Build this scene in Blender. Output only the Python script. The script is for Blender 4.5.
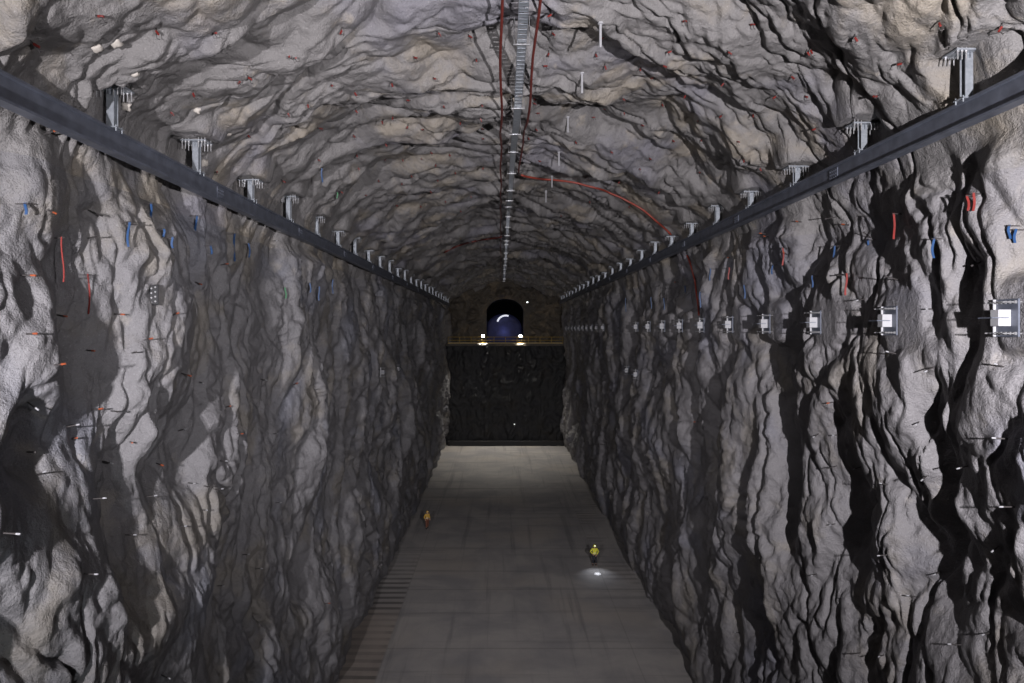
import bpy, math, random
import numpy as np
from mathutils import Vector, Matrix
from mathutils.bvhtree import BVHTree

for _o in list(bpy.data.objects):
    bpy.data.objects.remove(_o)
C = bpy.context.scene
COL = C.collection
random.seed(11)

# ------------------------------------------------------------------ camera
CAMZ = 19.5                       # lens height over the cavern floor
F = 683.0                         # focal length in pixels of the 1024 wide frame
cam_d = bpy.data.cameras.new('camera')
cam_d.lens = 24.0
cam_d.sensor_width = 36.0
cam_d.shift_x = 11.5 / 1024
cam_d.shift_y = -11.5 / 1024
cam_d.clip_start = 0.05
cam_d.clip_end = 400
cam = bpy.data.objects.new('camera', cam_d)
cam.location = (0, 0, CAMZ)
cam.rotation_euler = (math.pi / 2, 0, 0)
COL.objects.link(cam)
C.camera = cam

# ------------------------------------------------------------------ world and exposure
w = bpy.data.worlds.new('world')
w.use_nodes = True
w.node_tree.nodes['Background'].inputs[0].default_value = (0.02, 0.022, 0.03, 1)
w.node_tree.nodes['Background'].inputs[1].default_value = 0.02
C.world = w
C.view_settings.view_transform = 'Standard'
C.view_settings.look = 'None'
C.view_settings.gamma = 1.0
C.view_settings.use_curve_mapping = False
C.view_settings.exposure = -0.18


def spot(name, loc, target, energy, size_deg, blend, radius, color):
    d = bpy.data.lights.new(name, 'SPOT')
    d.energy = energy
    d.spot_size = math.radians(size_deg)
    d.spot_blend = blend
    d.shadow_soft_size = radius
    d.color = color
    o = bpy.data.objects.new(name, d)
    o.location = loc
    o.rotation_euler = (Vector(target) - Vector(loc)).to_track_quat('-Z', 'Y').to_euler()
    COL.objects.link(o)
    return o


# work floodlights standing on the near bench, either side of the viewpoint
WHITE = (1.0, 0.965, 1.0)
spot('flood_lamp_left', (-6.8, -1.0, 19.9), (-7.5, 40, 25.0), 16000, 84, 1.0, 0.10, WHITE)
spot('flood_lamp_right', (6.6, -1.0, 19.9), (6.0, 40, 28.0), 37000, 110, 1.0, 0.10, WHITE)
spot('far_beam_left', (-7.1, -1.0, 19.7), (-1.0, 75, 9.0), 19000, 62, 1.0, 0.10, WHITE)
spot('far_beam_right', (6.6, -1.0, 19.7), (2.0, 75, 9.0), 20000, 62, 1.0, 0.10, WHITE)
spot('low_lamp', (-6.3, 6.5, 12.0), (-9.5, 14.0, 13.0), 700, 100, 1.0, 0.15, (0.9, 0.95, 1.0))

# ------------------------------------------------------------------ materials


def nodes_of(m):
    m.use_nodes = True
    nt = m.node_tree
    return nt, nt.nodes, nt.links, nt.nodes['Principled BSDF']


def plain(name, col, rough=0.6, metal=0.0, noise=0.15, scale=6.0):
    m = bpy.data.materials.new(name)
    nt, N, L, b = nodes_of(m)
    tc = N.new('ShaderNodeTexCoord')
    nz = N.new('ShaderNodeTexNoise')
    nz.inputs['Scale'].default_value = scale
    nz.inputs['Detail'].default_value = 4
    L.new(tc.outputs['Object'], nz.inputs['Vector'])
    r = N.new('ShaderNodeValToRGB')
    r.color_ramp.elements[0].position = 0.3
    r.color_ramp.elements[1].position = 0.7
    r.color_ramp.elements[0].color = tuple(c * (1 - noise) for c in col) + (1,)
    r.color_ramp.elements[1].color = tuple(min(1, c * (1 + noise)) for c in col) + (1,)
    L.new(nz.outputs['Fac'], r.inputs['Fac'])
    L.new(r.outputs['Color'], b.inputs['Base Color'])
    b.inputs['Roughness'].default_value = rough
    b.inputs['Metallic'].default_value = metal
    return m


def lamp_mat(name, col, strength):
    m = bpy.data.materials.new(name)
    nt, N, L, b = nodes_of(m)
    b.inputs['Base Color'].default_value = (0.8, 0.8, 0.8, 1)
    b.inputs['Emission Color'].default_value = col + (1,)
    b.inputs['Emission Strength'].default_value = strength
    return m


def mix(N, L, a, b, fac, kind='MIX'):
    x = N.new('ShaderNodeMix')
    x.data_type = 'RGBA'
    x.blend_type = kind
    for sock, v in ((x.inputs['Factor'], fac), (x.inputs['A'], a), (x.inputs['B'], b)):
        if isinstance(v, (int, float)):
            sock.default_value = v
        elif isinstance(v, tuple):
            sock.default_value = v if len(v) == 4 else v + (1,)
        else:
            L.new(v, sock)
    return x.outputs['Result']


def ramp(N, L, src, p0, p1, c0=0.0, c1=1.0):
    r = N.new('ShaderNodeMapRange')
    r.interpolation_type = 'SMOOTHSTEP'
    r.inputs['From Min'].default_value = p0
    r.inputs['From Max'].default_value = p1
    r.inputs['To Min'].default_value = c0
    r.inputs['To Max'].default_value = c1
    L.new(src, r.inputs['Value'])
    return r.outputs['Result']


def noise(N, L, vec, scale, detail=4, rough=0.55, dist=0.0):
    n = N.new('ShaderNodeTexNoise')
    n.inputs['Scale'].default_value = scale
    n.inputs['Detail'].default_value = detail
    n.inputs['Roughness'].default_value = rough
    n.inputs['Distortion'].default_value = dist
    L.new(vec, n.inputs['Vector'])
    return n.outputs['Fac']


def mapping(N, L, vec, scale):
    m = N.new('ShaderNodeMapping')
    m.inputs['Scale'].default_value = scale
    L.new(vec, m.inputs['Vector'])
    return m.outputs['Vector']


def rock_mat(name, grey, tan, cool, grain=1.0, spec=0.35, rough=0.62):
    m = bpy.data.materials.new(name)
    nt, N, L, b = nodes_of(m)
    v = N.new('ShaderNodeTexCoord').outputs['Object']
    big = noise(N, L, v, 0.33, 5, 0.6, 0.5)
    mid = noise(N, L, v, 0.21, 4, 0.55, 0.3)
    c = mix(N, L, grey, tan, ramp(N, L, big, 0.50, 0.66))
    c = mix(N, L, c, cool, ramp(N, L, mid, 0.52, 0.66, 0, 0.8))
    pale = noise(N, L, v, 0.75, 5, 0.6, 0.4)
    c = mix(N, L, c, tuple(min(1, x * 1.45) for x in tan), ramp(N, L, pale, 0.60, 0.74, 0, 0.65))
    dark = noise(N, L, v, 1.3, 6, 0.65, 0.2)
    c = mix(N, L, c, tuple(x * 0.62 for x in grey), ramp(N, L, dark, 0.56, 0.72, 0, 0.6))
    sp = noise(N, L, v, 26, 3, 0.7)
    c = mix(N, L, c, tuple(min(1, x * 2.1) for x in grey), ramp(N, L, sp, 0.60, 0.74, 0, 0.75))
    c = mix(N, L, c, tuple(x * 0.45 for x in grey), ramp(N, L, sp, 0.42, 0.28, 0, 0.6))
    L.new(c, b.inputs['Base Color'])
    b.inputs['Roughness'].default_value = rough
    b.inputs['Specular IOR Level'].default_value = spec
    n1 = noise(N, L, v, 5.5, 6, 0.65)
    n2 = noise(N, L, v, 24, 3, 0.6)
    add = N.new('ShaderNodeMath')
    add.operation = 'MULTIPLY_ADD'
    L.new(n2, add.inputs[0])
    add.inputs[1].default_value = 0.33
    L.new(n1, add.inputs[2])
    bp = N.new('ShaderNodeBump')
    bp.inputs['Strength'].default_value = 0.95 * grain
    bp.inputs['Distance'].default_value = 0.09
    L.new(add.outputs[0], bp.inputs['Height'])
    L.new(bp.outputs['Normal'], b.inputs['Normal'])
    return m


ROCK_L = rock_mat('shotcrete_left', (0.140, 0.136, 0.142), (0.155, 0.143, 0.130), (0.132, 0.135, 0.158))
ROCK_R = rock_mat('shotcrete_right', (0.150, 0.144, 0.150), (0.168, 0.155, 0.142), (0.142, 0.142, 0.168))
ROCK_C = rock_mat('shotcrete_vault', (0.160, 0.153, 0.152), (0.215, 0.190, 0.158), (0.152, 0.148, 0.172))
ROCK_E = rock_mat('raw_rock_end', (0.075, 0.064, 0.052), (0.15, 0.12, 0.085), (0.045, 0.042, 0.04))
ROCK_B = rock_mat('shade_dark_rock', (0.018, 0.018, 0.019), (0.022, 0.02, 0.018), (0.015, 0.015, 0.018), 1.0, 0.3, 0.5)  # near-black: the shade on the end wall and drift is put into the colour
STEEL = plain('painted_steel_blue_grey', (0.10, 0.11, 0.14), 0.42, 0.3, 0.25, 3.0)
GALV = plain('galvanised_steel', (0.26, 0.28, 0.31), 0.42, 0.5, 0.18, 9.0)
BOLT = plain('bolt_steel', (0.40, 0.40, 0.41), 0.35, 0.7, 0.2, 20.0)
ROD = plain('dark_rebar', (0.05, 0.045, 0.045), 0.6, 0.4, 0.3, 20.0)
RED = plain('red_plastic', (0.145, 0.014, 0.011), 0.45)
ORANGE = plain('orange_plastic', (0.25, 0.055, 0.02), 0.45)
BLUE = plain('blue_plastic', (0.009, 0.04, 0.115), 0.45)
GREEN = plain('green_plastic', (0.015, 0.11, 0.04), 0.5)
CREAM = plain('white_plastic', (0.27, 0.27, 0.285), 0.5, 0, 0.06)
REDHOSE = plain('red_hose_rubber', (0.10, 0.016, 0.012), 0.5)
REDHOSE2 = plain('orange_red_hose_rubber', (0.20, 0.032, 0.02), 0.5)
BLACK = plain('black_plastic', (0.012, 0.012, 0.014), 0.4)
YELLOW = plain('yellow_rail_paint', (0.30, 0.20, 0.04), 0.5)
PATCH = plain('pale_plaster', (0.40, 0.37, 0.335), 0.8, 0, 0.15, 14)
HIVIS = plain('yellow_hivis_cloth', (0.62, 0.60, 0.05), 0.7)
OCHRE = plain('ochre_hivis_cloth', (0.50, 0.30, 0.05), 0.7)
NAVY = plain('dark_navy_cloth', (0.012, 0.014, 0.022), 0.8)
RUST = plain('rust_brown_cloth', (0.13, 0.045, 0.025), 0.8)
SKIN = plain('skin', (0.46, 0.27, 0.19), 0.55, 0, 0.08)
REFL = plain('silver_band', (0.75, 0.75, 0.72), 0.3, 0.3)
BULK = plain('blue_bulkhead_sheet', (0.03, 0.035, 0.11), 0.6, 0, 0.3, 1.2)


def floor_mat():
    m = bpy.data.materials.new('concrete_floor')
    nt, N, L, b = nodes_of(m)
    v = N.new('ShaderNodeTexCoord').outputs['Object']
    sep = N.new('ShaderNodeSeparateXYZ')
    L.new(v, sep.inputs[0])
    X, Y = sep.outputs['X'], sep.outputs['Y']

    def math_(op, a, c):
        n = N.new('ShaderNodeMath')
        n.operation = op
        for i, q in enumerate((a, c)):
            if isinstance(q, (int, float)):
                n.inputs[i].default_value = q
            else:
                L.new(q, n.inputs[i])
        return n.outputs[0]
    blotch = noise(N, L, v, 0.22, 6, 0.62, 0.4)
    c = mix(N, L, (0.235, 0.225, 0.225), (0.32, 0.30, 0.285), ramp(N, L, blotch, 0.35, 0.65))
    warm = noise(N, L, v, 0.12, 3, 0.5)
    c = mix(N, L, c, (0.33, 0.295, 0.26), ramp(N, L, warm, 0.5, 0.68, 0, 0.55))
    # wheel streaks along the hall
    streak = noise(N, L, mapping(N, L, v, (1.3, 0.05, 1)), 1.0, 5, 0.6)
    c = mix(N, L, c, (0.125, 0.122, 0.128), ramp(N, L, streak, 0.52, 0.72, 0, 0.55))
    # trowelled cross bands
    cross = noise(N, L, mapping(N, L, v, (0.06, 0.9, 1)), 1.0, 4, 0.6)
    c = mix(N, L, c, (0.155, 0.15, 0.15), ramp(N, L, cross, 0.54, 0.70, 0, 0.5))
    # wheel stains on the cross ribs of the side strips
    frac = math_('FRACT', math_('MULTIPLY', Y, 1.05), 0.0)
    rib = math_('LESS_THAN', frac, 0.42)
    left = math_('MULTIPLY', ramp(N, L, X, -9.8, -9.5), ramp(N, L, X, -6.9, -7.05))
    right = math_('MULTIPLY', ramp(N, L, X, 8.0, 8.15), ramp(N, L, X, 10.9, 10.6))
    wear = noise(N, L, v, 0.16, 3, 0.5)
    near = ramp(N, L, Y, 62, 52)
    lf = math_('MULTIPLY', math_('MULTIPLY', math_('MULTIPLY', left, rib), near), ramp(N, L, wear, 0.38, 0.55, 0.2, 0.75))
    rf = math_('MULTIPLY', math_('MULTIPLY', right, rib), ramp(N, L, wear, 0.46, 0.60, 0, 0.45))
    rust = noise(N, L, v, 0.25, 3, 0.5)
    c = mix(N, L, c, (0.20, 0.135, 0.085), math_('MULTIPLY', left, ramp(N, L, Y, 52, 44, 0, 0.35)))
    c = mix(N, L, c, (0.075, 0.07, 0.068), lf)
    c = mix(N, L, c, (0.11, 0.10, 0.10), rf)
    # pour joints
    for x0 in (-6.95, 8.05):
        d = math_('ABSOLUTE', math_('SUBTRACT', X, x0), 0.0)
        c = mix(N, L, c, (0.08, 0.078, 0.075), ramp(N, L, d, 0.06, 0.02, 0, 0.2))
    for y0 in (41.8, 51.3, 61.0, 71.0, 84.0):
        d = math_('ABSOLUTE', math_('SUBTRACT', Y, y0), 0.0)
        c = mix(N, L, c, (0.07, 0.068, 0.066), ramp(N, L, d, 0.14, 0.03, 0, 0.25))
    L.new(c, b.inputs['Base Color'])
    b.inputs['Roughness'].default_value = 0.75
    b.inputs['Specular IOR Level'].default_value = 0.25
    bp = N.new('ShaderNodeBump')
    bp.inputs['Strength'].default_value = 0.25
    bp.inputs['Distance'].default_value = 0.03
    L.new(noise(N, L, v, 4, 5, 0.6), bp.inputs['Height'])
    L.new(bp.outputs['Normal'], b.inputs['Normal'])
    return m


FLOOR = floor_mat()

# ------------------------------------------------------------------ mesh helpers


def link(name, me, mat, parent=None):
    o = bpy.data.objects.new(name, me)
    if mat is not None and not me.materials:
        me.materials.append(mat)
    COL.objects.link(o)
    if parent is not None:
        o.parent = parent
    return o


def tag(o, label=None, cat=None, group=None, kind=None):
    if label:
        o['label'] = label
    if cat:
        o['category'] = cat
    if group:
        o['group'] = group
    if kind:
        o['kind'] = kind
    return o


def empty(name, loc, label, cat, group=None, rz=0.0):
    o = bpy.data.objects.new(name, None)
    o.location = loc
    o.rotation_euler = (0, 0, rz)
    o.empty_display_size = 0.2
    COL.objects.link(o)
    return tag(o, label, cat, group)


def copy_tree(o, parent=None):
    c = o.copy()
    COL.objects.link(c)
    if parent is not None:
        c.parent = parent
    for ch in list(o.children):
        copy_tree(ch, c)
    return c


class MB:
    """collects shapes into one mesh"""

    def __init__(s):
        s.v, s.f = [], []

    def add(s, vs, fs):
        n = len(s.v)
        s.v += [tuple(p) for p in vs]
        s.f += [tuple(i + n for i in f) for f in fs]
        return s

    def box(s, c, d, M=None, bev=0.0):
        hx, hy, hz = d[0] / 2, d[1] / 2, d[2] / 2
        b = min(bev, hx * .9, hy * .9, hz * .9)
        if b <= 0:
            P = [Vector((x, y, z)) for z in (-hz, hz) for y in (-hy, hy) for x in (-hx, hx)]
            fs = [(0, 2, 3, 1), (4, 5, 7, 6), (0, 1, 5, 4), (2, 6, 7, 3), (0, 4, 6, 2), (1, 3, 7, 5)]
        else:
            P, fs, idx = [], [], {}
            for sx in (-1, 1):
                for sy in (-1, 1):
                    for sz in (-1, 1):
                        for a in range(3):
                            q = [sx * (hx - b), sy * (hy - b), sz * (hz - b)]
                            q[a] = (sx * hx, sy * hy, sz * hz)[a]
                            idx[(sx, sy, sz, a)] = len(P)
                            P.append(Vector(q))
            for a in range(3):
                o1, o2 = [k for k in range(3) if k != a]
                for sg in (-1, 1):
                    q = []
                    for (u, t) in ((-1, -1), (1, -1), (1, 1), (-1, 1)):
                        k = [0, 0, 0]
                        k[a] = sg
                        k[o1] = u
                        k[o2] = t
                        q.append(idx[tuple(k) + (a,)])
                    fs.append(tuple(q))
                for u in (-1, 1):
                    for t in (-1, 1):
                        k0, k1 = [0, 0, 0], [0, 0, 0]
                        k0[a], k1[a] = -1, 1
                        k0[o1] = k1[o1] = u
                        k0[o2] = k1[o2] = t
                        fs.append((idx[tuple(k0) + (o1,)], idx[tuple(k1) + (o1,)], idx[tuple(k1) + (o2,)], idx[tuple(k0) + (o2,)]))
            for sx in (-1, 1):
                for sy in (-1, 1):
                    for sz in (-1, 1):
                        fs.append(tuple(idx[(sx, sy, sz, a)] for a in range(3)))
        if M is not None:
            P = [M @ p for p in P]
        return s.add([p + Vector(c) for p in P], fs)

    def tube(s, pts, r, n=8, caps=True):
        pts = [Vector(p) for p in pts]
        rs = r if isinstance(r, (list, tuple)) else [r] * len(pts)
        up = None
        rings = []
        for i, p in enumerate(pts):
            t = (pts[min(i + 1, len(pts) - 1)] - pts[max(i - 1, 0)]).normalized()
            if up is None:
                up = Vector((0, 0, 1)) if abs(t.z) < 0.9 else Vector((1, 0, 0))
            a = t.cross(up)
            if a.length < 1e-6:
                a = t.cross(Vector((1, 0.3, 0)))
            a.normalize()
            b = a.cross(t).normalized()
            up = b
            rings.append([p + rs[i] * (math.cos(2 * math.pi * k / n) * a + math.sin(2 * math.pi * k / n) * b) for k in range(n)])
        vs = [q for rg in rings for q in rg]
        fs = []
        for i in range(len(rings) - 1):
            for k in range(n):
                fs.append((i * n + k, i * n + (k + 1) % n, (i + 1) * n + (k + 1) % n, (i + 1) * n + k))
        if caps:
            fs.append(tuple(range(n))[::-1])
            fs.append(tuple((len(rings) - 1) * n + k for k in range(n)))
        return s.add(vs, fs)

    def extrude(s, prof, p0, p1, axis='y'):
        """closed outline prof of (x, z) pairs swept along y"""
        n = len(prof)
        vs = [(x, p0, z) for x, z in prof] + [(x, p1, z) for x, z in prof]
        fs = [(k, (k + 1) % n, n + (k + 1) % n, n + k) for k in range(n)]
        fs += [tuple(range(n))[::-1], tuple(range(n, 2 * n))]
        return s.add(vs, fs)

    def mesh(s, name, smooth=False):
        me = bpy.data.meshes.new(name)
        me.from_pydata([tuple(p) for p in s.v], [], s.f)
        import bmesh
        bm = bmesh.new()
        bm.from_mesh(me)
        bmesh.ops.recalc_face_normals(bm, faces=bm.faces)
        bm.to_mesh(me)
        bm.free()
        if smooth:
            me.polygons.foreach_set('use_smooth', [True] * len(me.polygons))
        return me

    def build(s, name, mat, parent=None, smooth=False):
        return link(name, s.mesh(name, smooth), mat, parent)


def grid_mesh(name, P, keep=None):
    """P: array (rows, cols, 3) -> smooth quad mesh"""
    R, Cc, _ = P.shape
    me = bpy.data.meshes.new(name)
    me.vertices.add(R * Cc)
    me.vertices.foreach_set('co', P.reshape(-1).astype(np.float32))
    i = np.arange(R - 1)[:, None] * Cc + np.arange(Cc - 1)[None, :]
    q = np.stack([i, i + 1, i + Cc + 1, i + Cc], -1).reshape(-1, 4)
    me.loops.add(q.size)
    me.loops.foreach_set('vertex_index', q.reshape(-1).astype(np.int32))
    me.polygons.add(len(q))
    me.polygons.foreach_set('loop_start', np.arange(0, q.size, 4, dtype=np.int32))
    me.polygons.foreach_set('use_smooth', np.ones(len(q), dtype=bool))
    me.update(calc_edges=True)
    me.validate()
    return me


# ------------------------------------------------------------------ noise
_rs = np.random.RandomState(5)
_perm = _rs.permutation(512)
_ang = _rs.rand(512) * 2 * np.pi
_gx, _gy = np.cos(_ang), np.sin(_ang)


def perlin(x, y, seed=0):
    x = x + seed * 17.37
    y = y + seed * 9.71
    xi, yi = np.floor(x).astype(int), np.floor(y).astype(int)
    xf, yf = x - xi, y - yi

    def g(ix, iy, dx, dy):
        h = _perm[(_perm[ix & 511] + iy) & 511]
        return _gx[h] * dx + _gy[h] * dy
    u = xf * xf * xf * (xf * (xf * 6 - 15) + 10)
    v = yf * yf * yf * (yf * (yf * 6 - 15) + 10)
    a = g(xi, yi, xf, yf) * (1 - u) + g(xi + 1, yi, xf - 1, yf) * u
    b = g(xi, yi + 1, xf, yf - 1) * (1 - u) + g(xi + 1, yi + 1, xf - 1, yf - 1) * u
    return (a * (1 - v) + b * v) * 1.5


# ------------------------------------------------------------------ cavern shell
XC, HALF, SPRING, RISE = 0.85, 10.45, CAMZ + 3.2, 5.75
END_Y, BENCH_Z, BACK_Y = 116.0, CAMZ - 2.3, 122.0

# section outline from the foot of the left wall over the vault to the foot of the right wall
sec = [(XC - HALF, z) for z in np.arange(-0.4, SPRING, 0.05)]
for t in np.linspace(math.pi, 0, 900):
    sec.append((XC + HALF * math.cos(t), SPRING + RISE * math.sin(t)))
sec += [(XC + HALF, z) for z in np.arange(SPRING, -0.4, -0.05)]
sec = np.array(sec)
seg = np.r_[0, np.cumsum(np.hypot(*np.diff(sec, axis=0).T))]
DS = 0.048
S = np.arange(0, seg[-1], DS)
PX, PZ = np.interp(S, seg, sec[:, 0]), np.interp(S, seg, sec[:, 1])
tx, tz = np.gradient(PX), np.gradient(PZ)
ln = np.hypot(tx, tz)
NX, NZ = tz / ln, -tx / ln            # into the hall
i_l = int(np.searchsorted(S, SPRING + 0.4 + 0.2))
S_R = seg[-1] - (SPRING + 0.4 + 0.2)
i_r = int(np.searchsorted(S, S_R))

ys = [-14.0]
while ys[-1] < 127:
    y = ys[-1]
    ys.append(y + (0.5 if y < 9 else min(0.28, max(0.055, y * y / (F * 10.0)))))
YS = np.array(ys)

HANG_L = [15.3 + 4.25 * k for k in range(24)]
HANG_R = [14.8 + 4.25 * k for k in range(24)]
RAIL_LX, RAIL_LZ = -8.7, CAMZ + 3.95
RAIL_RX, RAIL_RZ = 10.1, CAMZ + 4.43
PLATE_Y = [14.1 + 4.25 * k for k in range(10)] + [14.1 + 4.25 * k for k in range(13, 23)]
PLATE_Z = CAMZ + 0.25


def rock_height(Yg, Sg):
    """how far the sprayed rock stands into the hall"""
    warp = 1.1 * perlin(Yg / 3.6, Sg / 4.4, 1) + 0.4 * perlin(Yg / 1.3, Sg / 1.7, 2)
    off = Sg - seg[-1] / 2
    yw = Yg + warp - 0.72 * np.clip(off, 0, 9.5) + 0.12 * np.clip(off, -9.5, 0)
    h = 0.85 * perlin(Yg / 6.0, Sg / 8.0, 3) + 0.45 * perlin(yw / 2.9, Sg / 4.5, 10)
    h = h + 0.70 * np.abs(perlin(yw / 3.0, Sg / 8.0, 4)) ** 0.8
    yw2 = yw - 0.3 * warp + 0.3 * perlin(Yg / 1.0, Sg / 1.8, 9)
    calm = np.clip(0.5 + 1.1 * perlin(Yg / 4.0, Sg / 4.0, 13), 0.08, 1.0)
    h = h + 0.40 * calm * np.abs(perlin(yw2 / 1.25, Sg / 3.2, 5)) ** 0.8
    lump = np.abs(perlin(Yg / 1.9 + 0.3 * warp, Sg / 2.0, 6)) ** 0.9
    h = h + 0.34 * lump
    yw3 = yw2 + 0.12 * perlin(Yg / 0.4, Sg / 0.6, 14)
    h = h + (0.08 + 0.16 * calm) * np.abs(perlin(yw3 / 0.6, Sg / 1.1, 7)) ** 0.85
    h = h + 0.085 * calm * np.abs(perlin(yw3 / 0.3, Sg / 0.5, 15))
    h = h + 0.03 * perlin(Yg / 0.23, Sg / 0.3, 8)
    # deep narrow clefts along the folds
    c1 = perlin(yw3 / 2.6, Sg / 9.0, 16)
    h = h - 0.5 * np.clip(0.3 + perlin(Yg / 5, Sg / 3.5, 17), 0, 1) * np.exp(-(c1 / 0.045) ** 2)
    c2 = perlin(yw3 / 1.2, Sg / 4.0, 18)
    h = h - 0.28 * np.clip(0.2 + perlin(Yg / 4, Sg / 2.5, 19), 0, 1) * np.exp(-(c2 / 0.06) ** 2)
    return h


Yg, Sg = np.meshgrid(YS, S, indexing='xy')     # rows: S, cols: Y
Hh = rock_height(Yg, Sg)


def flatten(cy, cs, ry, rs_, level):
    """a roughly flat pad in the rock round (cy, cs)"""
    global Hh
    a = np.abs(YS - cy) < ry * 3
    b = np.abs(S - cs) < rs_ * 3
    ia, ib = np.where(a)[0], np.where(b)[0]
    if not len(ia) or not len(ib):
        return
    sub = Hh[ib[0]:ib[-1] + 1, ia[0]:ia[-1] + 1]
    u = np.abs(YS[ia] - cy)[None, :] / ry
    v = np.abs(S[ib] - cs)[:, None] / rs_
    d = (u ** 4 + v ** 4) ** 0.25
    m = np.clip((1.6 - d) / 0.6, 0, 1)
    m = m * m * (3 - 2 * m)
    sub[:] = sub * (1 - m) + (level + 0.12 * (sub - level)) * m


# hollows and bulges added to set shade and lit patches on the near walls: depth, height, half sizes, how far out
for side, cy, cz_, ry, rz_, amp in (('l', 15.2, CAMZ + 0.9, 0.9, 2.4, -0.75), ('l', 10.0, CAMZ + 0.0, 1.6, 6.5, -0.6), ('l', 12.9, CAMZ + 0.0, 0.9, 4.5, -0.4), ('l', 13.5, CAMZ - 2.3, 0.45, 0.8, -0.8),
                                    ('l', 18.6, CAMZ - 1.2, 1.3, 2.6, 0.45), ('l', 16.8, CAMZ - 4.5, 0.8, 2.2, -0.5), ('l', 14.0, CAMZ - 6.5, 1.3, 1.8, 0.4),
                                    ('r', 15.6, CAMZ + 2.4, 0.9, 2.0, -0.3), ('r', 17.9, CAMZ + 2.2, 1.5, 1.9, 0.5), ('r', 11.0, CAMZ, 2.0, 7.0, -0.5), ('r', 13.7, CAMZ + 2.6, 0.9, 1.7, -0.55), ('r', 14.0, CAMZ + 1.0, 0.9, 3.2, -0.55), ('r', 13.4, CAMZ - 4.6, 1.6, 2.2, 0.45), ('r', 17.2, CAMZ - 3.2, 0.5, 3.2, -0.7),
                                    ('r', 21.6, CAMZ - 4.8, 0.8, 3.6, -0.6), ('r', 19.6, CAMZ - 6.6, 1.2, 2.6, 0.3), ('r', 26.0, CAMZ - 5.0, 0.9, 4.5, -0.5)):
    sc_ = cz_ + 0.4 if side == 'l' else seg[-1] - cz_ - 0.4
    wob = 0.35 * perlin(Yg / 1.2, Sg / 1.2, 41)
    Hh = Hh + amp * np.exp(-(((Yg - cy) / ry + wob) ** 2 + ((Sg - sc_) / rz_ + wob) ** 2) ** 1.3)

s_plate = seg[-1] - (PLATE_Z + 0.4)
for y in PLATE_Y:
    flatten(y - 0.1, s_plate, 0.72, 0.64, 0.78)
sl = S[np.argmin(np.abs(PX - RAIL_LX) + 10 * (PZ < SPRING))]
sr = S[np.argmin(np.abs(PX - RAIL_RX) + 10 * (PZ < SPRING))]
Hh = Hh - 0.9 * np.exp(-((Yg - 13.4) / 1.5) ** 2 - ((Sg - sr) / 1.3) ** 2)
# keep the foot of the walls near the floor line
foot = np.minimum(Sg, seg[-1] - Sg)
fm = np.clip((foot - 0.3) / 2.5, 0, 1)
Hh = Hh * (0.55 + 0.45 * fm) + 0.1 * (1 - fm)
# little relief behind the crane beams, so nothing pokes through them
for s0 in (RAIL_LZ + 0.65, seg[-1] - (RAIL_RZ + 0.65)):
    k = np.clip(1.4 - np.abs(S - s0) / 0.8, 0, 1)[:, None]
    Hh = Hh * (1 - k) + np.minimum(Hh, 0.38 + 0.25 * (Hh - 0.38)) * k

# a shallower strip above the beams, where the hanger posts stand
for s0 in (RAIL_LZ + 0.4 + 1.75, seg[-1] - (RAIL_RZ + 0.4 + 1.6)):
    k = np.clip(1.6 - np.abs(S - s0) / 0.8, 0, 1)[:, None] * np.clip((Yg - 15) / 4, 0, 1)
    Hh = Hh * (1 - k) + np.minimum(Hh, 0.10 + 0.3 * (Hh - 0.10)) * k

lean = 0.42 * np.clip(Hh, 0, None)
PY = Yg - lean
SH = np.stack([PX[:, None] + NX[:, None] * Hh, PY, PZ[:, None] + NZ[:, None] * Hh], -1)

PAD_L = [CAMZ + 5.38 + 0.16 * math.sin(k * 2.3 + 0.4) for k in range(24)]
PAD_R = [CAMZ + (6.05 if k == 0 else 5.66 + 0.14 * math.sin(k * 1.9)) for k in range(24)]
rows = np.where(PZ > SPRING - 0.5)[0]
for hang, pads, xr, rz in ((HANG_L, PAD_L, RAIL_LX, RAIL_LZ), (HANG_R, PAD_R, RAIL_RX, RAIL_RZ)):
    for y, zp in zip(hang, pads):
        ca = np.where(np.abs(YS - y) < 2.5)[0]
        sub = SH[rows[0]:rows[-1] + 1, ca[0]:ca[-1] + 1]
        u, v = np.abs(sub[..., 1] - y) / np.where((sub[..., 1] < y), 1.15 if (xr > 0 and y < 16) else 0.7, 0.5), np.abs(sub[..., 0] - xr) / 0.6
        dd = (u ** 4 + v ** 4) ** 0.25
        mk = np.clip((1.35 - dd) / 0.35, 0, 1)
        mk = mk * mk * (3 - 2 * mk)
        up = np.clip((sub[..., 2] - (rz + 0.25)) / 0.35, 0, 1)
        mk = mk * up * up * (3 - 2 * up)
        sub[..., 2] = sub[..., 2] * (1 - mk) + (zp + 0.15 * (sub[..., 2] - zp) * (np.abs(sub[..., 2] - zp) < 0.3)) * mk

shell = {}
for name, a, b, mat in (('wall_left', 0, i_l + 1, ROCK_L), ('ceiling', i_l, i_r + 1, ROCK_C), ('wall_right', i_r, len(S), ROCK_R)):
    me = grid_mesh(name, SH[a:b])
    o = link(name, me, mat)
    tag(o, kind='structure')
    vv = SH[a:b:2, ::2]
    shell[name] = (me, o)


def bvh_of(a, b):
    P = SH[a:b:2, :]
    R, Cc, _ = P.shape
    i = np.arange(R - 1)[:, None] * Cc + np.arange(Cc - 1)[None, :]
    q = np.stack([i, i + 1, i + Cc + 1, i + Cc], -1).reshape(-1, 4)
    return BVHTree.FromPolygons(P.reshape(-1, 3).tolist(), q.tolist())


BVH = bvh_of(0, len(S))
EYE = Vector((0, 0, CAMZ))


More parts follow.
